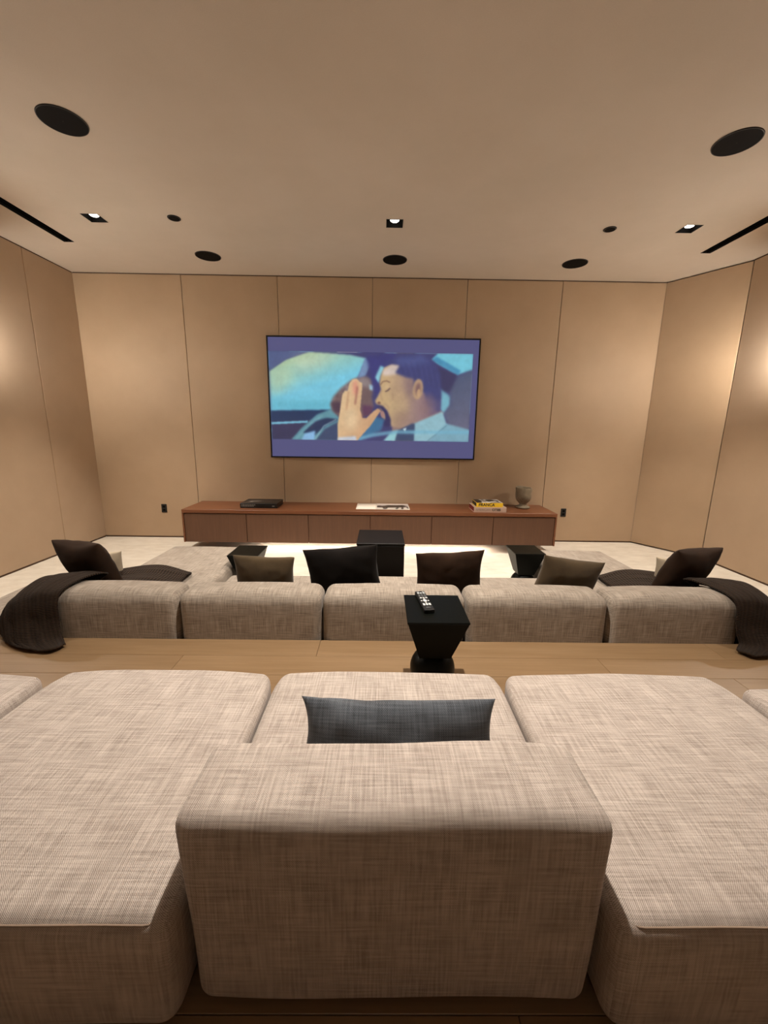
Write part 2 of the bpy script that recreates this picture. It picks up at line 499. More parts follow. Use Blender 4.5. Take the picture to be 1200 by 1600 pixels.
# ------------------------------------------------------------------ ceiling fittings
def downlight(x, y, energy, label, size=76, blend=.75):
    t = thing('downlight', (x, y, ZC), label, 'downlight', 'square ceiling downlights')
    h = DLW; d = .085
    mb = MB()
    o = [(x - h, y - h), (x + h, y - h), (x + h, y + h), (x - h, y + h)]
    vs = [(a, b, ZC) for a, b in o] + [(a, b, ZC + d) for a, b in o]
    mesh_obj('housing', vs, [(0, 1, 5, 4), (1, 2, 6, 5), (2, 3, 7, 6), (3, 0, 4, 7), (4, 5, 6, 7)], M['housing'], t)
    b = MB()
    for (a0, a1, b0, b1) in ((-h - .006, h + .006, -h - .006, -h), (-h - .006, h + .006, h, h + .006), (-h - .006, -h, -h, h), (h, h + .006, -h, h)):
        b.box(x + a0, x + a1, y + b0, y + b1, ZC - .002, ZC + .001)
    build(b, 'rim', M['housing'], t)
    build(MB().lathe([(.0, .0), (.034, .002), (.041, .008), (.043, .02)], x, y, ZC + .018, 24, False), 'lamp', M['lamp'], t, True)
    ld = bpy.data.lights.new('downlight_beam', 'SPOT'); ld.energy = energy; ld.color = WARM
    ld.spot_size = math.radians(size); ld.spot_blend = blend; ld.shadow_soft_size = .03
    lo = bpy.data.objects.new('downlight_beam', ld); COL.objects.link(lo); lo.parent = t; lo.location = (0, 0, -.016)
for (x, y), lb in zip(LAMPS[:3], ('square recessed downlight nearest the left air slot', 'square recessed downlight in the middle of the ceiling row above the screen', 'square recessed downlight nearest the right air slot')):
    downlight(x, y, E_SPOT_FRONT, lb, 74)
for (x, y), lb in zip(LAMPS[3:], ('square recessed downlight above the platform on the left', 'square recessed downlight above the table with the remote', 'square recessed downlight above the platform on the right')):
    downlight(x, y, E_SPOT_REAR if abs(x) < 1 else E_SPOT_REAR * .22, lb, 118, 1.0)

def ceiling_speaker(x, y, r, label):
    t = thing('ceiling_speaker', (x, y, ZC), label, 'speaker', 'round ceiling speakers')
    build(MB().lathe([(r - .004, -.004), (r - .006, -.0055), (0.001, -.0055)], x, y, ZC, 48, False), 'grille', M['grille'], t)
    build(MB().lathe([(r - .004, 0), (r - .004, -.006), (r, -.006), (r + .002, 0)], x, y, ZC, 48, False), 'ring', M['black'], t)
for x, y, lb in ((-2.06, 3.04, 'large round black ceiling speaker, the nearer one on the left'), (2.34, 3.11, 'large round black ceiling speaker, the nearer one on the right'),
                 (-2.0, 5.10, 'round black ceiling speaker close to the back wall, left of the screen'), (.13, 5.115, 'round black ceiling speaker close to the back wall, above the screen'),
                 (2.21, 5.13, 'round black ceiling speaker close to the back wall, right of the screen')):
    ceiling_speaker(x, y, .137, lb)
for x, y, lb in ((-1.96, 4.25, 'small round black ceiling cap beside the left downlight'), (2.16, 4.31, 'small round black ceiling cap beside the right downlight')):
    t = thing('sprinkler_cap', (x, y, ZC), lb, 'ceiling cap', 'small round ceiling caps')
    build(MB().lathe([(.058, 0), (.058, -.005), (.054, -.008), (.001, -.008)], x, y, ZC, 32, False), 'plate', M['black'], t)
    build(MB().lathe([(.046, -.008), (.044, -.011), (.001, -.011)], x, y, ZC, 32, False), 'cover', M['grille'], t)
for (a, b), lb in zip(SLOTS, ('long black linear air slot along the left edge of the ceiling', 'long black linear air slot along the right edge of the ceiling')):
    t = thing('air_slot', ((a + b) / 2, (SLY[0] + SLY[1]) / 2, ZC), lb, 'air vent', 'linear air slots')
    y0, y1 = SLY; d = .1
    vs = [(a, y0, ZC), (b, y0, ZC), (b, y1, ZC), (a, y1, ZC)]; vs += [(p[0], p[1], ZC + d) for p in vs]
    mesh_obj('plenum', vs, [(0, 1, 5, 4), (1, 2, 6, 5), (2, 3, 7, 6), (3, 0, 4, 7), (4, 5, 6, 7)], M['black'], t)
    for k in (1, 2):
        xm = a + (b - a) * k / 3
        build(MB().box(xm - .003, xm + .003, y0, y1, ZC + .002, ZC + .04), 'blade', M['housing'], t)

# wall sconces just beyond the picture's edges, plus an added fill lamp behind the view
def sconce(x, y, z, dx, dy, label, glow):
    t = thing('wall_sconce', (x, y, z), label, 'wall lamp', 'drum wall lamps')
    ax, ay = abs(dy) * .05, abs(dx) * .05
    xa, ya = x + dx * .018, y + dy * .018
    build(MB().box(min(x, xa) - ax, max(x, xa) + ax, min(y, ya) - ay, max(y, ya) + ay, z - .09, z + .09, .004), 'backplate', M['brass'], t)
    gx_, gy_ = x + dx * .105, y + dy * .105
    build(MB().tube([(x + dx * .015, y + dy * .015, z), (gx_, gy_, z)], .012, 12), 'arm', M['brass'], t, True)
    build(MB().lathe([(.001, -.07), (.045, -.07), (.045, .07), (.001, .07)], gx_, gy_, z, 28, False), 'glass_drum', glow, t)
    for dz in (-.078, .07):
        build(MB().lathe([(.001, dz), (.1, dz), (.1, dz + .008), (.001, dz + .008)], gx_, gy_, z, 40, False), 'disc', M['brass'], t)
sconce(XL, 3.80, 2.12, 1, 0, 'drum wall lamp between two discs on the left wall beside the front sofa', M['globe'])
sconce(XR, 3.95, 2.12, -1, 0, 'drum wall lamp between two discs on the right wall beside the splayed panel', M['globe'])
sconce(.05, YR, 2.05, 0, 1, 'added drum fill lamp, out of view on the plain wall behind the rear sofa', M['globe_fill'])  # added lamp, no such fixture known; lifts the rear face of the backrest

# ------------------------------------------------------------------ wall outlets
for x, z, lb in ((-3.083, .199, 'small black wall outlet left of the media cabinet'), (2.626, .205, 'small black wall outlet right of the media cabinet')):
    t = thing('wall_outlet', (x, YB, z), lb, 'outlet', 'black wall outlets')
    build(MB().box(x - .038, x + .038, YB - .008, YB, z - .06, z + .06, .003), 'plate', M['black'], t)
    for dz in (-.024, .024):
        build(MB().box(x - .017, x + .017, YB - .0105, YB - .008, z + dz - .016, z + dz + .016, .001), 'socket', M['housing'], t)

# ------------------------------------------------------------------ painted pictures (flat prints)
def in_poly(X, Y, pts):
    c = np.zeros(X.shape, bool); n = len(pts); j = n - 1
    for i in range(n):
        xi, yi = pts[i]; xj, yj = pts[j]
        if yi != yj:
            cond = ((yi > Y) != (yj > Y)) & (X < (xj - xi) * (Y - yi) / (yj - yi) + xi); c ^= cond
        j = i
    return c.astype(float)

def blur(a, k):
    for _ in range(2):
        for ax in (0, 1):
            acc = np.zeros_like(a)
            for d in range(-k, k + 1):
                acc += np.roll(a, d, ax)
            a = acc / (2 * k + 1)
    return a

class Paint:
    def __init__(s, w_, h_, X, Y):
        s.c = np.zeros((h_, w_, 3)); s.X = X; s.Y = Y
    def poly(s, pts, col, k=1, a=1.0, grad=None):
        m_ = in_poly(s.X, s.Y, pts)
        if k: m_ = blur(m_, k)
        m_ = (m_ * a)[..., None]
        c = np.array(col, float) / 255 * np.ones_like(s.c)
        if grad:
            (x0, y0), (x1, y1), c2 = grad
            t = np.clip(((s.X - x0) * (x1 - x0) + (s.Y - y0) * (y1 - y0)) / ((x1 - x0) ** 2 + (y1 - y0) ** 2), 0, 1)[..., None]
            c = c * (1 - t) + np.array(c2, float) / 255 * t
        s.c = s.c * (1 - m_) + c * m_
    def ell(s, cx, cy, rx, ry, col, k=1, a=1.0, rot=0):
        p = [(cx + rx * math.cos(t) * math.cos(rot) - ry * math.sin(t) * math.sin(rot), cy + rx * math.cos(t) * math.sin(rot) + ry * math.sin(t) * math.cos(rot)) for t in np.linspace(0, 2 * math.pi, 33)[:-1]]
        s.poly(p, col, k, a)
    def stroke(s, pts, wd, col, k=1, a=1.0):
        P = [Vector(p) for p in pts]; L = []; R_ = []
        for i, p in enumerate(P):
            t = (P[min(i + 1, len(P) - 1)] - P[max(i - 1, 0)]).normalized(); n_ = Vector((-t.y, t.x)) * wd / 2
            L.append(tuple(p + n_)); R_.append(tuple(p - n_))
        s.poly(L + R_[::-1], col, k, a)

def printed(name, corners, paint, mat, parent):
    """flat grid between four corners (top left, top right, bottom right, bottom left) carrying the painted colours"""
    H, W = paint.c.shape[:2]
    tl, tr, br, bl = [np.array(c) for c in corners]
    u = np.linspace(0, 1, W)[None, :, None]; v = np.linspace(0, 1, H)[:, None, None]
    P = (tl * (1 - u) + tr * u) * (1 - v) + (bl * (1 - u) + br * u) * v
    P = P.reshape(-1, 3) - np.array(parent.location)
    i = np.arange(H * W).reshape(H, W)
    q = np.stack([i[:-1, :-1], i[1:, :-1], i[1:, 1:], i[:-1, 1:]], -1).reshape(-1, 4)
    me = bpy.data.meshes.new(name)
    me.vertices.add(len(P)); me.vertices.foreach_set('co', P.astype(np.float32).ravel())
    me.loops.add(q.size); me.loops.foreach_set('vertex_index', q.astype(np.int32).ravel())
    me.polygons.add(len(q)); me.polygons.foreach_set('loop_start', np.arange(0, q.size, 4, dtype=np.int32))
    me.update(); me.validate()
    at = me.color_attributes.new('paint', 'FLOAT_COLOR', 'POINT')
    s = np.clip(paint.c, 0, 1).reshape(-1, 3); l = np.where(s <= .04045, s / 12.92, ((s + .055) / 1.055) ** 2.4)
    at.data.foreach_set('color', np.concatenate([l, np.ones((len(l), 1))], 1).astype(np.float32).ravel())
    me.materials.append(mat)
    o = bpy.data.objects.new(name, me); COL.objects.link(o); o.parent = parent
    return o

# ------------------------------------------------------------------ screen
sx0, sx1, sz0, sz1 = -1.52, 1.288, .942, 2.522
scr = thing('projection_screen', ((sx0 + sx1) / 2, YB, (sz0 + sz1) / 2), 'large wall-mounted screen showing two men in a car', 'screen')
b = .018; yf = YB - .05
fm = MB()
fm.box(sx0, sx1, yf, YB - .004, sz1 - b, sz1, .002); fm.box(sx0, sx1, yf, YB - .004, sz0, sz0 + b, .002)
fm.box(sx0, sx0 + b, yf, YB - .004, sz0 + b, sz1 - b, .002); fm.box(sx1 - b, sx1, yf, YB - .004, sz0 + b, sz1 - b, .002)
build(fm, 'frame', M['bezel'], scr)
disp = build(MB().box(sx0 + b, sx1 - b, YB - .035, YB, sz0 + b, sz1 - b), 'display', M['letterbox'], scr)
W_, H_ = 520, 216
ix0, ix1, iz0, iz1 = -1.492, 1.198, 1.188, 2.334
u = np.linspace(0, 1, W_)[None, :] * np.ones((H_, 1)); v = np.linspace(0, 1, H_)[:, None] * np.ones((1, W_))
PX = (60 + 15 * v) * (1 - u) + (1122 - 24 * v) * u
PY = (122 + 16 * u) * (1 - v) + (577 + 10 * u) * v
p = Paint(W_, H_, PX, PY)
R4 = [(0, 0), (1200, 0), (1200, 714), (0, 714)]
p.poly(R4, (62, 62, 112), 0)
p.poly([(40, 440), (420, 440), (420, 640), (40, 640)], (52, 50, 84), 2)
p.poly([(40, 240), (150, 165), (270, 128), (480, 142), (568, 160), (520, 260), (400, 425), (40, 428)], (176, 208, 170), 2, 1, ((250, 150), (300, 300), (122, 208, 232)))
p.poly([(40, 360), (400, 370), (400, 425), (40, 428)], (96, 186, 208), 6, .7)
p.poly([(40, 250), (160, 190), (200, 260), (120, 330), (40, 330)], (205, 215, 160), 12, .5)
p.poly([(40, 90), (262, 124), (150, 166), (60, 222), (40, 230)], (78, 92, 138), 2)
p.stroke([(322, 135), (327, 215)], 3, (150, 190, 180), 1, .7)
p.poly([(40, 426), (405, 420), (300, 470), (40, 486)], (24, 48, 88), 2)
p.poly([(40, 487), (262, 477), (262, 488), (40, 499)], (120, 196, 220), 1)
for k_ in range(9):
    y_ = 200 + k_ * 24; p.stroke([(40, y_ + 12), (200, y_ + 4), (430, y_ - 6)], 7, (150, 224, 236) if k_ % 2 else (86, 178, 206), 5, .28)
p.poly([(180, 160), (300, 135), (420, 145), (330, 200), (220, 230)], (226, 228, 190), 14, .45)
# far passenger, out of focus
p.poly([(170, 585), (230, 515), (310, 445), (390, 412), (430, 470), (430, 585)], (96, 152, 166), 2)
p.poly([(236, 540), (300, 480), (360, 462), (425, 470), (360, 500), (290, 560)], (34, 50, 86), 2)
p.poly([(300, 585), (350, 520), (425, 480), (425, 585)], (58, 72, 106), 2)
p.poly([(226, 585), (246, 545), (300, 530), (296, 585)], (140, 190, 232), 2)
p.poly([(378, 392), (396, 350), (432, 312), (490, 268), (548, 246), (590, 262), (606, 312), (594, 350), (604, 402), (580, 440), (540, 462), (420, 452), (388, 424)], (116, 92, 92), 3)
p.poly([(430, 318), (500, 268), (560, 250), (592, 270), (600, 310), (540, 300), (470, 340)], (150, 136, 136), 4, .8)
for k_ in range(7):
    a_ = k_ * .16; p.stroke([(392 + k_ * 16, 372 - k_ * 15), (410 + k_ * 17, 352 - k_ * 15)], 7, (70, 54, 66) if k_ % 2 else (160, 140, 136), 2, .6)
p.stroke([(300, 575), (345, 505), (410, 470)], 5, (170, 200, 210), 1, .7); p.stroke([(200, 575), (270, 500), (340, 450)], 5, (150, 200, 208), 2, .6)
p.poly([(384, 380), (430, 380), (440, 440), (400, 432)], (78, 56, 72), 3)
p.poly([(545, 395), (600, 400), (590, 445), (548, 455)], (96, 58, 86), 3)
p.poly([(582, 290), (606, 296), (600, 322), (584, 316)], (176, 220, 236), 2)
# door pillar
p.poly([(560, 158), (594, 180), (562, 246), (522, 258)], (122, 150, 190), 2)
p.poly([(566, 150), (720, 130), (700, 200), (640, 260), (640, 350), (606, 330), (590, 250)], (56, 56, 120), 4)
p.poly([(612, 255), (640, 196), (662, 205), (640, 250), (632, 285)], (140, 206, 222), 2)
# right window and seats
p.poly([(905, 168), (945, 128), (1140, 128), (1140, 212), (1040, 242)], (118, 206, 226), 2)
p.poly([(905, 168), (930, 150), (1060, 222), (1040, 244)], (70, 150, 190), 2)
p.poly([(930, 200), (1040, 244), (1020, 330), (950, 330)], (54, 52, 92), 3)
p.poly([(945, 310), (1005, 350), (1000, 400), (970, 440), (950, 420)], (120, 184, 202), 3)
p.poly([(1000, 330), (1040, 250), (1140, 208), (1140, 530), (1000, 522), (968, 440), (1006, 390)], (78, 88, 118), 4, 1, ((1000, 300), (1110, 500), (104, 104, 128)))
# driver: neck, head, hair
p.poly([(700, 500), (860, 440), (950, 420), (970, 440), (820, 500), (800, 585), (700, 585)], (150, 122, 118), 2)
p.poly([(735, 192), (700, 188), (660, 206), (641, 246), (635, 286), (643, 316), (626, 350), (611, 374), (620, 392), (644, 396), (634, 412), (650, 428), (640, 444), (660, 470), (688, 504), (750, 516), (815, 492), (890, 452), (946, 430), (950, 350), (900, 250), (830, 220)], (206, 172, 126), 2, 1, ((660, 380), (920, 400), (132, 104, 122)))
p.poly([(640, 350), (760, 330), (790, 420), (720, 490), (690, 480), (670, 420)], (214, 182, 130), 8, .5)
p.poly([(652, 220), (700, 190), (742, 194), (722, 238), (690, 244), (652, 246)], (226, 206, 196), 3, .9)
p.poly([(742, 192), (716, 232), (780, 258), (810, 262), (808, 320), (866, 330), (890, 400), (946, 432), (958, 340), (950, 236), (916, 172), (850, 146), (770, 146), (700, 164), (650, 190), (690, 186)], (60, 64, 118), 3)
p.poly([(720, 160), (850, 148), (900, 180), (800, 200), (730, 190)], (82, 96, 156), 6, .6)
p.poly([(868, 380), (890, 330), (952, 380), (946, 432), (900, 446)], (96, 84, 122), 6, .7)
p.poly([(700, 440), (760, 420), (800, 460), (760, 505), (710, 505)], (150, 118, 104), 8, .5)
p.poly([(690, 300), (760, 300), (800, 360), (760, 400), (700, 380)], (186, 152, 118), 10, .5)
p.poly([(760, 260), (812, 268), (808, 330), (790, 360), (770, 320)], (130, 104, 108), 7, .6)
p.poly([(860, 360), (890, 340), (930, 410), (880, 446), (840, 440)], (150, 116, 112), 8, .5)
p.stroke([(700, 330), (706, 352), (700, 372)], 4, (150, 112, 92), 2, .5); p.stroke([(646, 318), (640, 345), (652, 372)], 5, (150, 110, 90), 2, .5)
p.stroke([(660, 386), (676, 400), (684, 424)], 4, (140, 100, 88), 2, .5)
for k_ in range(14):
    t_ = k_ / 13; p.stroke([(740 + 190 * t_, 190 - 34 * math.sin(t_ * 3.14) + 40 * t_), (762 + 188 * t_, 236 + 80 * t_)], 4, (84, 88, 144) if k_ % 2 else (46, 48, 96), 2, .35)
p.ell(834, 314, 27, 52, (198, 160, 122), 2, .95, .12); p.ell(835, 312, 13, 32, (124, 88, 92), 3, .85, .12); p.ell(838, 332, 9, 20, (206, 166, 124), 1, .9, .12)
p.stroke([(640, 292), (652, 276), (672, 272), (690, 280)], 6, (120, 84, 70), 1, .8)
p.stroke([(664, 326), (676, 322), (690, 308)], 5, (70, 44, 52), 1, .95)
p.ell(672, 302, 16, 12, (226, 192, 146), 3, .6)
p.ell(632, 384, 9, 6, (112, 70, 66), 1, .8)
p.poly([(622, 402), (650, 398), (676, 426), (692, 466), (694, 506), (664, 510), (648, 484), (664, 468), (662, 440), (640, 414)], (50, 46, 92), 2)
p.poly([(636, 424), (656, 430), (660, 456), (648, 464)], (176, 130, 124), 1)
# shirt, tie and jacket
p.poly([(812, 492), (962, 428), (986, 500), (900, 585), (806, 585)], (150, 196, 208), 2)
p.poly([(980, 490), (1130, 530), (1130, 600), (880, 600)], (128, 176, 194), 2)
p.stroke([(880, 586), (985, 500)], 4, (90, 130, 150), 1, .8)
p.poly([(700, 600), (726, 530), (800, 492), (818, 490), (812, 600)], (58, 74, 108), 2)
p.poly([(640, 600), (690, 540), (728, 528), (710, 600)], (156, 214, 220), 2)
p.poly([(755, 520), (775, 512), (768, 534)], (220, 232, 236), 1)
# lower window line
p.poly([(600, 450), (660, 470), (640, 530), (520, 580), (560, 520)], (60, 120, 160), 3, .9)
p.poly([(505, 570), (600, 542), (720, 526), (1140, 528), (1140, 546), (720, 544), (600, 562), (505, 590)], (118, 186, 212), 2, .75)
# raised hand
p.poly([(418, 590), (416, 500), (430, 420), (442, 340), (456, 322), (470, 322), (478, 286), (496, 264), (518, 262), (530, 276), (544, 282), (546, 300), (534, 420), (546, 462), (566, 464), (600, 430), (626, 412), (642, 424), (622, 452), (590, 500), (560, 534), (512, 590)], (232, 196, 148), 1, 1, ((430, 420), (600, 500), (214, 164, 122)))
p.ell(486, 470, 34, 60, (246, 214, 168), 8, .7)
p.poly([(496, 276), (520, 270), (524, 330), (498, 350)], (226, 142, 122), 4, .8)
p.stroke([(520, 300), (514, 350), (508, 392)], 8, (150, 84, 78), 2, .8)
p.stroke([(474, 326), (468, 380), (462, 420)], 5, (176, 116, 88), 2, .8)
p.stroke([(540, 440), (548, 466), (566, 466)], 5, (170, 110, 90), 2, .6)
p.poly([(414, 600), (418, 566), (512, 558), (516, 600)], (206, 214, 226), 2)
rs = np.random.RandomState(3); gn = blur(rs.rand(H_, W_), 2) - .5; gf = blur(rs.rand(H_, W_), 7) - .5
p.c = p.c * (1 + .22 * gn + .9 * gf)[..., None]
p.c = blur(p.c, 1) * .45 + p.c * .55
p.c = p.c * .93 + np.array((.40, .42, .52)) * .07
printed('picture', [(ix0 - .01, YB - .0365, iz1), (ix1, YB - .0365, iz1), (ix1, YB - .0365, iz0), (ix0 - .01, YB - .0365, iz0)], p, M['picture'], scr).parent = disp

# ------------------------------------------------------------------ floating media cabinet
cx0, cx1, cy0, cz0, cz1 = -2.535, 2.27, 5.04, -.118, .312
cab = thing('media_cabinet', ((cx0 + cx1) / 2, YB, cz0), 'long floating walnut cabinet under the screen', 'cabinet')
build(MB().box(cx0, cx1, cy0, YB - .001, cz1 - .045, cz1, .002), 'top', M['walnut'], cab)
for a in (cx0, cx1 - .022):
    build(MB().box(a, a + .022, cy0, YB - .001, cz0, cz1 - .046, .002), 'side_panel', M['walnut'], cab)
build(MB().box(cx0 + .023, cx1 - .023, cy0 + .03, YB - .001, cz0 + .004, cz1 - .047), 'carcass', M['edge'], cab)
n = 6; wd = (cx1 - cx0 - .046) / n
for i in range(n):
    a = cx0 + .023 + i * wd
    build(MB().box(a + .004, a + wd - .004, cy0 + .008, cy0 + .029, cz0 + .002, cz1 - .056, .0015), 'door', M['door'], cab)
build(MB().box(-1.62, 1.48, cy0 + .16, cy0 + .175, cz0 - .008, cz0 + .003), 'led_strip', M['led'], cab)

# ------------------------------------------------------------------ things on the cabinet
def text_part(name, body, size, loc, rot, mat, parent, bold=0.0, sx=1.0, align='LEFT'):
    cu = bpy.data.curves.new(name, 'FONT'); cu.body = body; cu.size = size; cu.extrude = .0006; cu.offset = bold
    cu.align_x = align; cu.align_y = 'CENTER'
    tmp = bpy.data.objects.new('tmp', cu); COL.objects.link(tmp)
    bpy.context.view_layer.update()
    me = bpy.data.meshes.new_from_object(tmp.evaluated_get(bpy.context.evaluated_depsgraph_get()))
    bpy.data.objects.remove(tmp); me.name = name
    me.materials.clear(); me.materials.append(mat)
    o = bpy.data.objects.new(name, me); COL.objects.link(o); o.parent = parent
    o.location = Vector(loc) - Vector(parent.location); o.rotation_euler = rot; o.scale = (sx, 1, 1)
    return o

def book(x0, x1, y0, y1, z0, z1, label, cover, spine, left, group=None):
    """closed book lying flat, spine towards the room"""
    t = thing('book', ((x0 + x1) / 2, (y0 + y1) / 2, z0), label, 'book', group)
    c = .0035
    t_front = build(MB().box(x0, x1, y0, y1, z1 - c, z1, .0008), 'front_cover', cover, t)
    build(MB().box(x0, x1, y0, y1, z0, z0 + c, .0008), 'back_cover', cover, t)
    t_spine = build(MB().box(x0, x1, y0, y0 + c, z0 + c, z1 - c), 'spine', spine, t)
    build(MB().box(x0 + .006, x1 - .006, y0 + c, y1 - .006, z0 + c, z1 - c), 'pages', left, t)
    return t
CT = cz1 + .0005
bk = book(-1.832, -1.352, 5.175, 5.53, CT, CT + .062, 'thick black book lying alone at the left of the cabinet', M['book_black'], M['book_black'], M['book_black'])
tx = MB()
for zz, l in ((.043, .17), (.026, .165)):
    x = -1.818
    while x < -1.818 + l:
        wl_ = random.uniform(.012, .03); tx.box(x, x + wl_, 5.1742, 5.175, CT + zz - .005, CT + zz + .005); x += wl_ + .005
build(tx, 'spine_lettering', M['book_grey'], bk)
build(MB().box(-1.415, -1.385, 5.1742, 5.175, CT + .022, CT + .034), 'spine_mark', M['book_grey'], bk)
pw, ph = 60, 44
u = np.linspace(0, 1, pw)[None, :] * np.ones((ph, 1)); v = np.linspace(0, 1, ph)[:, None] * np.ones((1, pw))
p = Paint(pw, ph, u, v); p.poly([(-1, -1), (2, -1), (2, 2), (-1, 2)], (16, 14, 13), 0)
p.ell(.32, .5, .22, .16, (110, 104, 98), 3, .9, -.5); p.ell(.22, .62, .05, .1, (170, 164, 156), 1, .9); p.ell(.66, .4, .12, .2, (44, 34, 36), 3)
printed('cover_print', [(-1.828, 5.526, CT + .0625), (-1.356, 5.526, CT + .0625), (-1.356, 5.179, CT + .0625), (-1.828, 5.179, CT + .0625)], p, M['print'], bk)

b2 = book(1.203, 1.622, 5.085, 5.40, CT, CT + .066, 'thick rose-beige book at the bottom of the stack beside the vase', M['book_pink'], M['book_pink'], M['book_red'], 'books stacked beside the vase')
text_part('spine_title', 'AMERICAN', .042, (1.225, 5.0845, CT + .033), (math.pi / 2, 0, 0), M['ink_soft'], b2, .0, .92)
text_part('spine_title', 'CITIES', .042, (1.435, 5.0845, CT + .033), (math.pi / 2, 0, 0), M['ink'], b2, .0012, .95)
z2 = CT + .0665
b3 = book(1.232, 1.575, 5.092, 5.36, z2, z2 + .056, 'yellow-spined book with a black and white cover on top of the stack', M['book_yellow'], M['book_yellow'], M['ink'], 'books stacked beside the vase')
text_part('spine_title', 'FRANCA', .052, (1.262, 5.0915, z2 + .029), (math.pi / 2, 0, 0), M['ink'], b3, .0014, 1.02)
p = Paint(pw, ph, u, v); p.poly([(-1, -1), (2, -1), (2, 2), (-1, 2)], (206, 200, 190), 0)
p.poly([(-.1, -.1), (.22, -.1), (.30, .5), (.14, 1.1), (-.1, 1.1)], (40, 34, 30), 1)
p.poly([(.5, .1), (.72, .0), (.95, .3), (.9, .8), (.66, .55), (.52, .7), (.44, .4)], (48, 42, 38), 1)
p.ell(.36, .6, .08, .2, (120, 110, 102), 1); p.ell(.8, .5, .07, .14, (190, 180, 170), 1); p.poly([(.28, .1), (.4, .0), (.46, .3), (.34, .36)], (86, 78, 70), 1)
p.poly([(.55, .85), (.95, .82), (.95, .95), (.55, .97)], (60, 54, 50), 1)
printed('cover_print', [(1.235, 5.357, z2 + .0565), (1.572, 5.357, z2 + .0565), (1.572, 5.094, z2 + .0565), (1.235, 5.094, z2 + .0565)], p, M['print'], b3)

mg = thing('magazine', (.033, 5.39, CT), 'open magazine with a white page and a dark animal photograph on the cabinet', 'magazine')
gx = -.062
def leaf(name, xa, xb, flip):
    vs = []; fs = []; N = 10
    for i in range(N + 1):
        s = i / N; x = xa + (xb - xa) * s; e = s if not flip else 1 - s
        z = CT + .003 + .0015 * math.exp(-((1 - e) * 5)) * (1 if True else 0)
        vs += [(x, 5.185, z), (x, 5.60, z), (x, 5.185, CT), (x, 5.60, CT)]
    for i in range(N):
        a = 4 * i; fs += [(a, a + 4, a + 5, a + 1), (a + 2, a + 3, a + 7, a + 6), (a, a + 2, a + 6, a + 4), (a + 1, a + 5, a + 7, a + 3)]
    fs += [(0, 1, 3, 2), (4 * N, 4 * N + 2, 4 * N + 3, 4 * N + 1)]
    return mesh_obj(name, vs, fs, M['paper'], mg, True)
leaf('page', -.325, gx, False); leaf('page', gx, .385, True)
pw2, ph2 = 90, 60
u = np.linspace(0, 1, pw2)[None, :] * np.ones((ph2, 1)); v = np.linspace(0, 1, ph2)[:, None] * np.ones((1, pw2))
p = Paint(pw2, ph2, u, v); p.poly([(-1, -1), (2, -1), (2, 2), (-1, 2)], (176, 164, 158), 0)
p.poly([(-.1, -.1), (1.1, -.1), (1.1, .16), (-.1, .22)], (206, 196, 190), 3); p.poly([(-.1, .85), (1.1, .8), (1.1, 1.1), (-.1, 1.1)], (214, 206, 190), 3)
K = (34, 28, 26)
p.ell(.08, .55, .10, .15, K, 1); p.poly([(.08, .5), (.24, .42), (.34, .30), (.60, .30), (.84, .26), (.92, .4), (.9, .62), (.70, .66), (.50, .70), (.30, .72), (.16, .68)], K, 1)
for a in ((.20, .66, .22, .95), (.30, .66, .26, 1.0), (.66, .6, .60, .98), (.80, .6, .78, .98)): p.stroke([(a[0], a[1]), ((a[0] + a[2]) / 2 + .02, (a[1] + a[3]) / 2), (a[2], a[3])], .06, K, 1)
p.stroke([(.88, .34), (.95, .55), (.97, .8), (1.0, .9)], .035, K, 1)
printed('photograph', [(gx + .012, 5.585, CT + .0049), (.375, 5.585, CT + .0049), (.375, 5.20, CT + .0049), (gx + .012, 5.20, CT + .0049)], p, M['print'], mg)

vs_t = thing('goblet_vase', (1.95, 5.43, CT), 'grey rough ceramic goblet vase with a chipped rim on the cabinet', 'vase')
prof = [(.001, 0), (.085, 0), (.098, .008), (.096, .02), (.07, .034), (.050, .045), (.047, .06), (.062, .078), (.086, .10), (.101, .135), (.106, .18), (.107, .23), (.109, .272), (.108, .279),
        (.101, .279), (.098, .25), (.096, .19), (.088, .14), (.06, .11), (.001, .10)]
o = build(MB().lathe(prof[:7], 1.95, 5.43, CT, 48, False), 'foot', M['ceramic'], vs_t, True)
mb = MB().lathe(prof[6:], 1.95, 5.43, CT, 64, False)
mb.v = [(x, y, z + (.012 * math.exp(-((math.atan2(y - 5.43, x - 1.95) - 2.0) / .8) ** 2) - .018 * math.exp(-((math.atan2(y - 5.43, x - 1.95) + .15) / .35) ** 2) + .004 * noise.noise(Vector((x * 18, y * 18, 0)))) * max(0, (z - CT - .15) / .13)) for x, y, z in mb.v]
build(mb, 'bowl', M['ceramic'], vs_t, True)

for bo in (bk, b2, b3):                         # prints and lettering belong to cover and spine
    kids = {k.name.split('.')[0]: k for k in bo.children}
    for k in list(bo.children):
        nm = k.name.split('.')[0]
        if nm == 'cover_print': k.parent = kids['front_cover']
        elif nm in ('spine_title', 'spine_lettering', 'spine_mark'): k.parent = kids['spine']

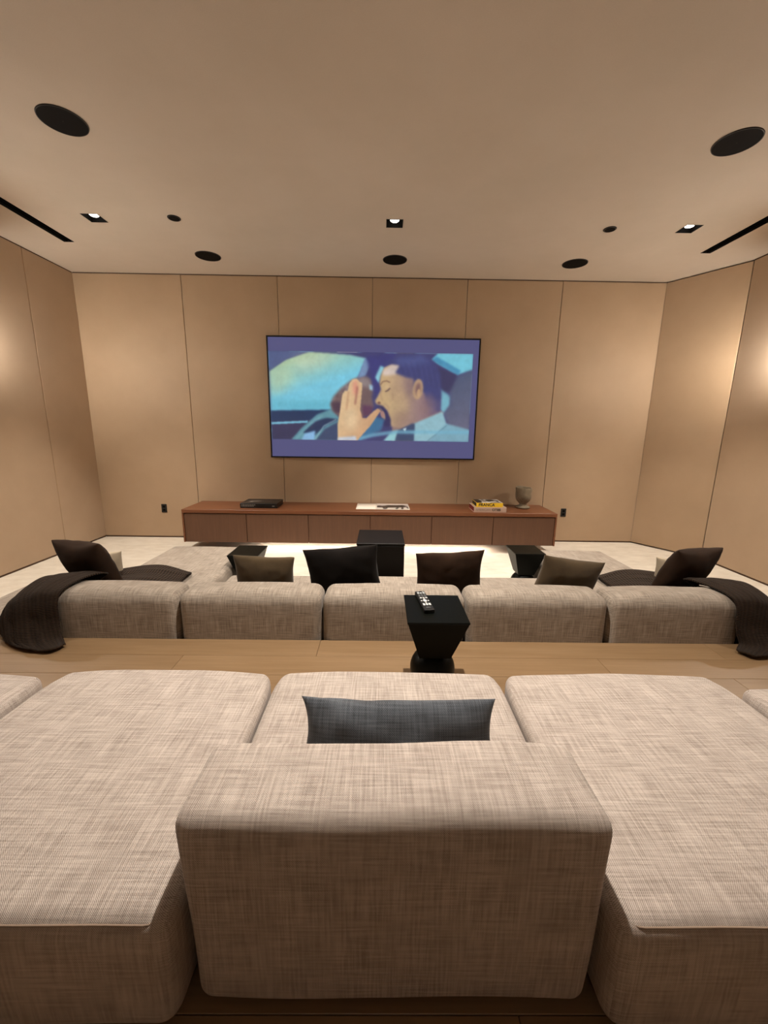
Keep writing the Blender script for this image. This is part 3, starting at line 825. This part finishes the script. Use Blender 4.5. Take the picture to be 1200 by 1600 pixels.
# ------------------------------------------------------------------ black hourglass side tables
def side_table(x0, x1, y0, y1, zf, label, h=.45):
    cx, cy = (x0 + x1) / 2, (y0 + y1) / 2
    t = thing('side_table', (cx, cy, zf), label, 'side table', 'black side tables on a ball foot')
    zt = zf + h; a, b_ = (x1 - x0) / 2, (y1 - y0) / 2; wa, wb_ = a * .53, b_ * .53; zw = zf + .215
    ring = lambda ha, hb, z: [(cx - ha, cy - hb, z), (cx + ha, cy - hb, z), (cx + ha, cy + hb, z), (cx - ha, cy + hb, z)]
    vs = ring(wa, wb_, zw) + ring(a - .003, b_ - .003, zt - .012)
    mesh_obj('body', vs, [(0, 1, 5, 4), (1, 2, 6, 5), (2, 3, 7, 6), (3, 0, 4, 7), (0, 3, 2, 1), (4, 5, 6, 7)], M['lacquer'], t)
    build(MB().box(x0, x1, y0, y1, zt - .012, zt, .002), 'top', M['lacquer'], t)
    R_ = .118
    prof = [(.001, 0), (.085, 0)] + [(R_ * math.cos(math.radians(k)), .112 + R_ * math.sin(math.radians(k))) for k in range(-50, 86, 9)] + [(.001, .23)]
    prof = [(r, max(0, z)) for r, z in prof]
    build(MB().lathe(prof, cx, cy, zf, 40, False), 'ball_foot', M['lacquer'], t, True)
    return t
side_table(.135, .435, 1.77, 2.097, 0, 'black side table carrying the remote between the two sofa rows')
side_table(-1.372, -1.095, 3.46, 3.79, ZF, 'black side table half hidden by an olive pillow, left of the front sofa')
side_table(1.268, 1.556, 3.61, 3.91, ZF, 'black side table with its ball foot showing, right of the front sofa')

# remote
rc = Vector((.236, 1.985, .45)); ang = math.radians(7)
rm = thing('remote_control', rc, 'black remote control with silver buttons on the side table', 'remote control')
def rbox(name, a, b_, z0, z1, mat, bev=.001, parent=rm):
    mb = MB().box(a[0], a[1], b_[0], b_[1], z0, z1, bev); ca, sa = math.cos(ang), math.sin(ang)
    mb.v = [(rc.x + x * ca - y * sa, rc.y + x * sa + y * ca, rc.z + z) for x, y, z in mb.v]
    return build(mb, name, mat, parent)
rbox('case', (-.027, .027), (-.118, .118), .0005, .022, M['black'], .004)
zb = .022
for r_, (yb, mt) in enumerate(((.100, 'button'), (.084, 'button'), (.066, 'button_dim'), (.052, 'button_dim'), (.038, 'button_dim'), (.020, 'button'), (-.054, 'button'), (-.066, 'button'))):
    for xb in (-.015, 0, .015):
        if r_ == 0 and xb == 0: continue
        hh = .0045 if r_ else .002
        rbox('button', (xb - .0055, xb + .0055), (yb - hh, yb + hh), zb, zb + .0025, M[mt], .0006)
rbox('button', (-.009, .009), (-.026, -.006), zb, zb + .003, M['button'], .001)
for dx, dy in ((-.018, -.016), (.018, -.016), (0, .004), (0, -.036)):
    rbox('button', (dx - .004, dx + .004), (dy - .004, dy + .004), zb, zb + .0025, M['button'], .0006)
rbox('logo_plate', (-.012, .012), (-.096, -.09), zb, zb + .0006, M['button_dim'], .0002)

# black pedestal box
t = thing('pedestal_box', (.004, 3.70, ZF), 'tall black cube table in front of the cabinet behind the black pillow', 'side table')
build(MB().box(-.208, .217, 3.46, 3.945, ZF, .326, .004), 'body', M['box'], t)
build(MB().box(-.212, .221, 3.456, 3.949, .329, .35, .004), 'top', M['box'], t)

# ------------------------------------------------------------------ rear sofa (foreground)
def base(x0, x1, y0, y1, z0, z1, parent):
    build(MB().box(x0, x1, y0, y1, z0, z1), 'base', M['base'], parent)

def ottoman(x0, x1, y0, y1, zf, top, label, mat, group, cord=True, n=12, nose=.07):
    t = thing('sofa_ottoman', ((x0 + x1) / 2, (y0 + y1) / 2, zf), label, 'sofa', group)
    soft_box('seat', x0, x1, y0, y1, zf + .02, top - .012, .042, mat, t, crown=.022, n=n, wob=.005, puff=.008, nose=nose)
    if cord: piping(x0 + .008, x1 - .008, y0 + .010, y1 - .010, top - .022, .045, t, M['piping'])
    base(x0 + .05, x1 - .05, y0 + .06, y1 - .05, zf, zf + .03, t)
    return t
SB = .34
ch = thing('sofa_chair', (.04, 1.1, 0), 'light taupe woven sofa seat with a backrest, in the foreground centre', 'sofa', 'rear sofa modules')
soft_box('seat', -.432, .512, .90, 1.578, .03, SB - .010, .05, M['fabric'], ch, crown=.02, n=12, wob=.004, puff=.005, nose=.05)
soft_box('backrest', -.440, .522, .692, .945, .022, .535, .042, M['fabric'], ch, crown=.014, n=14, taper=.05, wob=.009, puff=.006)
base(-.38, .46, .74, 1.52, 0, .03, ch)
ottoman(-1.352, -.438, .648, 1.578, 0, SB, 'light taupe sofa ottoman left of the foreground backrest', M['fabric'], 'rear sofa modules', n=14)
ottoman(.520, 1.452, .648, 1.578, 0, SB, 'light taupe sofa ottoman right of the foreground backrest', M['fabric'], 'rear sofa modules', n=14)
ottoman(-2.32, -1.385, .62, 1.545, 0, SB, 'taupe sofa ottoman cut by the left edge across a dark gap', M['fabric'], 'rear sofa modules')
ottoman(1.488, 2.42, .58, 1.50, 0, SB, 'taupe sofa ottoman cut by the right edge across a dark gap', M['fabric'], 'rear sofa modules')

# ------------------------------------------------------------------ front sofa
ZS = .11
FB = [-2.15, -1.297, -.372, .561, 1.492, 2.37]
FL = ['front sofa module with a chaise at the left end beside the dark throw', 'front sofa module second from the left, behind the olive pillow', 'middle front sofa module behind the black cube table',
      'front sofa module fourth from the left, behind the remote table', 'front sofa module with a chaise at the right end beside the dark throw']
for i in range(5):
    a, b_ = FB[i] + .004, FB[i + 1] - .004
    t = thing('sofa_module', ((a + b_) / 2, 2.8, ZF), FL[i], 'sofa', 'front sofa modules')
    far = 4.16 if i in (0, 4) else 3.32
    sa, sb = (a - .06 if i == 0 else a + .045 if i == 4 else a), (b_ - .06 if i == 0 else b_ + .02 if i == 4 else b_)
    soft_box('seat', sa, sb, 2.60, far, ZF + .03, ZS - .01, .05, M['fabric_front_shaded'], t, crown=.02, n=10, wob=.004, puff=.005)
    soft_box('backrest', a, b_, 2.405, 2.665, ZF + .02, .300, .065, M['fabric_front_shaded'], t, crown=.018, n=10, wob=.004, puff=.006)
    base(sa + .06, sb - .06, 2.44, far - .06, ZF, ZF + .03, t)
t = ottoman(-2.80, -2.225, 2.41, 3.34, ZF, ZS, 'front sofa end ottoman half covered by the left dark throw', M['fabric_front_shaded'], 'front sofa modules', False)
t = ottoman(2.405, 2.96, 2.41, 3.34, ZF, ZS, 'front sofa end ottoman half covered by the right dark throw', M['fabric_front_shaded'], 'front sofa modules', False)

# ------------------------------------------------------------------ pillows
def pillow(wd, ht, th, loc, rot, mat, label, group, n=26, pinch=.07, seed=0, fold=.012):
    vs = []; fs = []
    def pt(u, v, s):
        x = u * wd / 2 * (1 - pinch * (1 - v * v) * abs(u)); z = v * ht / 2 * (1 - pinch * (1 - u * u) * abs(v))
        e = max(0, (1 - u * u) * (1 - v * v)); y = s * th / 2 * e ** .42
        q = Vector((x * 7 + seed * 3.7, s * 2.0, z * 7))
        k = fold * (1 - e ** 2)
        y += e ** .5 * fold * noise.noise(q) + e ** .3 * fold * .6 * noise.noise(q * 2.7)
        x += k * .5 * noise.noise(q + Vector((9, 0, 0))); z += k * .7 * noise.noise(q + Vector((0, 0, 9)))
        return (x, y, z)
    def ax(i): return math.sin((i / n - .5) * math.pi)
    idx = {}
    for s in (-1, 1):
        for i in range(n + 1):
            for j in range(n + 1):
                edge = i in (0, n) or j in (0, n)
                k = (i, j, 0 if edge else s)
                if k not in idx:
                    idx[k] = len(vs); p_ = pt(ax(i), ax(j), s)
                    if edge: p_ = (p_[0], 0, p_[2])
                    vs.append(p_)
        for i in range(n):
            for j in range(n):
                g = lambda a, b_: idx[(a, b_, 0 if (a in (0, n) or b_ in (0, n)) else s)]
                fs.append((g(i, j), g(i + 1, j), g(i + 1, j + 1), g(i, j + 1)))
    o = mesh_obj('pillow', vs, fs, mat, None, True)
    lay = o.data.uv_layers.new(name='UVMap')
    for lp in o.data.loops:
        co = o.data.vertices[lp.vertex_index].co; lay.data[lp.index].uv = (co.x, co.z)
    o.location = loc; o.rotation_euler = [math.radians(a) for a in rot]
    return tag(o, label, 'pillow', group)
G = 'throw pillows along the front sofa'
pillow(.605, .205, .12, (.064, 1.065, .440), (-26, 0, 0), M['charcoal'], 'charcoal lumbar pillow leaning on the foreground backrest', None, 34, .085, 1, .010)
pillow(.41, .41, .20, (-2.185, 2.90, .335), (26, 0, -13), M['brown'], 'dark brown pillow turned sideways on the left dark throw', G, seed=2)
pillow(.44, .33, .13, (-.838, 2.80, .285), (12, 2, 0), M['olive'], 'olive brown pillow in front of the left black side table', G, seed=3)
pillow(.54, .40, .14, (-.268, 2.81, .325), (12, -6, -4), M['black_cloth'], 'black pillow in front of the black cube table', G, seed=4)
pillow(.50, .38, .14, (.508, 2.81, .310), (13, -3, 3), M['brown'], 'dark brown pillow right of the black cube table', G, seed=5)
pillow(.47, .34, .13, (1.385, 2.81, .285), (13, 8, 4), M['olive'], 'olive brown pillow beside the right black side table', G, seed=6)
pillow(.41, .41, .20, (2.325, 2.90, .335), (26, 0, 13), M['brown'], 'dark brown pillow turned sideways on the right dark throw', G, seed=8)
G2 = 'beige cushions behind the end pillows'
pillow(.34, .27, .11, (-2.27, 3.12, .215), (8, 0, 20), M['beige_cloth'], 'beige cushion peeping out behind the left dark brown pillow', G2, 18, seed=9)
pillow(.34, .27, .11, (2.44, 3.12, .215), (8, 0, -20), M['beige_cloth'], 'beige cushion peeping out behind the right dark brown pillow', G2, 18, seed=10)

# ------------------------------------------------------------------ knitted throws
def catmull(P, t):
    n_ = len(P) - 1; x = t * n_; i = min(int(x), n_ - 1); f = x - i
    p0, p1, p2, p3 = P[max(i - 1, 0)], P[i], P[i + 1], P[min(i + 2, n_)]
    return .5 * ((2 * p1) + (-p0 + p2) * f + (2 * p0 - 5 * p1 + 4 * p2 - p3) * f * f + (-p0 + 3 * p1 - 3 * p2 + p3) * f ** 3)
def throw(rows, label, seed, nu=90, nv=44):
    R_ = [[Vector(c) for c in r] for r in rows]
    grid = []
    for i in range(nu + 1):
        r = [catmull([row[k] for row in R_], i / nu) for k in range(len(rows[0]))]
        grid.append([catmull(r, j / nv) for j in range(nv + 1)])
    vs = []; fs = []; uv = []
    for i in range(nu + 1):
        for j in range(nv + 1):
            q = grid[i][j]
            a = grid[min(i + 1, nu)][j] - grid[max(i - 1, 0)][j]; b_ = grid[i][min(j + 1, nv)] - grid[i][max(j - 1, 0)]
            nn = b_.cross(a)
            if nn.length > 1e-9: nn.normalize()
            if nn.z < -.2 or (abs(nn.z) <= .2 and nn.y > 0): nn = -nn
            wr_ = .012 * noise.noise(Vector((j * .16 + seed, i * .035, 0))) + .007 * noise.noise(Vector((j * .4, i * .12, seed)))
            vs.append(q + nn * (wr_ + .006)); uv.append((i / nu * 2.0, j / nv * .6))
    for i in range(nu):
        for j in range(nv):
            a = i * (nv + 1) + j; fs.append((a, a + 1, a + nv + 2, a + nv + 1))
    vs = [(p_[0], p_[1], max(p_[2], .012) if p_[1] < YP + .02 else p_[2]) for p_ in vs]
    o = mesh_obj('throw_blanket', vs, fs, M['knit'], None, True, uv)
    md = o.modifiers.new('thickness', 'SOLIDIFY'); md.thickness = .011; md.offset = 0
    return tag(o, label, 'blanket', 'dark knitted throws')
TL = [[(-1.60, 3.26, .125), (-1.58, 3.17, .145), (-1.58, 3.05, .14), (-1.58, 2.9, .135), (-1.58, 2.74, .135)],
      [(-1.85, 3.38, .125), (-1.87, 3.29, .165), (-1.85, 3.1, .16), (-1.85, 2.92, .15), (-1.85, 2.74, .15)],
      [(-2.1, 3.32, .125), (-2.1, 3.22, .17), (-2.1, 3.05, .16), (-2.08, 2.9, .17), (-2.03, 2.74, .22)],
      [(-2.46, 3.02, .13), (-2.38, 2.92, .18), (-2.28, 2.84, .25), (-2.12, 2.78, .30), (-1.93, 2.72, .315)],
      [(-2.48, 2.75, .16), (-2.40, 2.68, .24), (-2.29, 2.62, .32), (-2.14, 2.59, .335), (-1.99, 2.57, .330)],
      [(-2.44, 2.48, .14), (-2.39, 2.45, .21), (-2.28, 2.42, .28), (-2.13, 2.40, .32), (-2.00, 2.41, .318)],
      [(-2.425, 2.41, .10), (-2.36, 2.38, .18), (-2.25, 2.36, .23), (-2.12, 2.355, .25), (-2.01, 2.37, .26)],
      [(-2.41, 2.38, .06), (-2.34, 2.345, .10), (-2.24, 2.33, .13), (-2.11, 2.335, .13), (-2.01, 2.355, .14)],
      [(-2.37, 2.355, .025), (-2.29, 2.30, .03), (-2.19, 2.27, .035), (-2.06, 2.275, .04), (-1.985, 2.33, .045)],
      [(-2.34, 2.335, .016), (-2.24, 2.27, .016), (-2.10, 2.22, .016), (-1.965, 2.205, .02), (-1.93, 2.28, .02)]]
throw(TL, 'dark brown knitted throw hanging off the left end of the front sofa', 1)
TR = [[(.262 - x + (.05 if k > 7 else 0), y + .01, z) for (x, y, z) in r] for k, r in enumerate(TL)]
throw(TR, 'dark brown knitted throw hanging off the right end of the front sofa', 4)
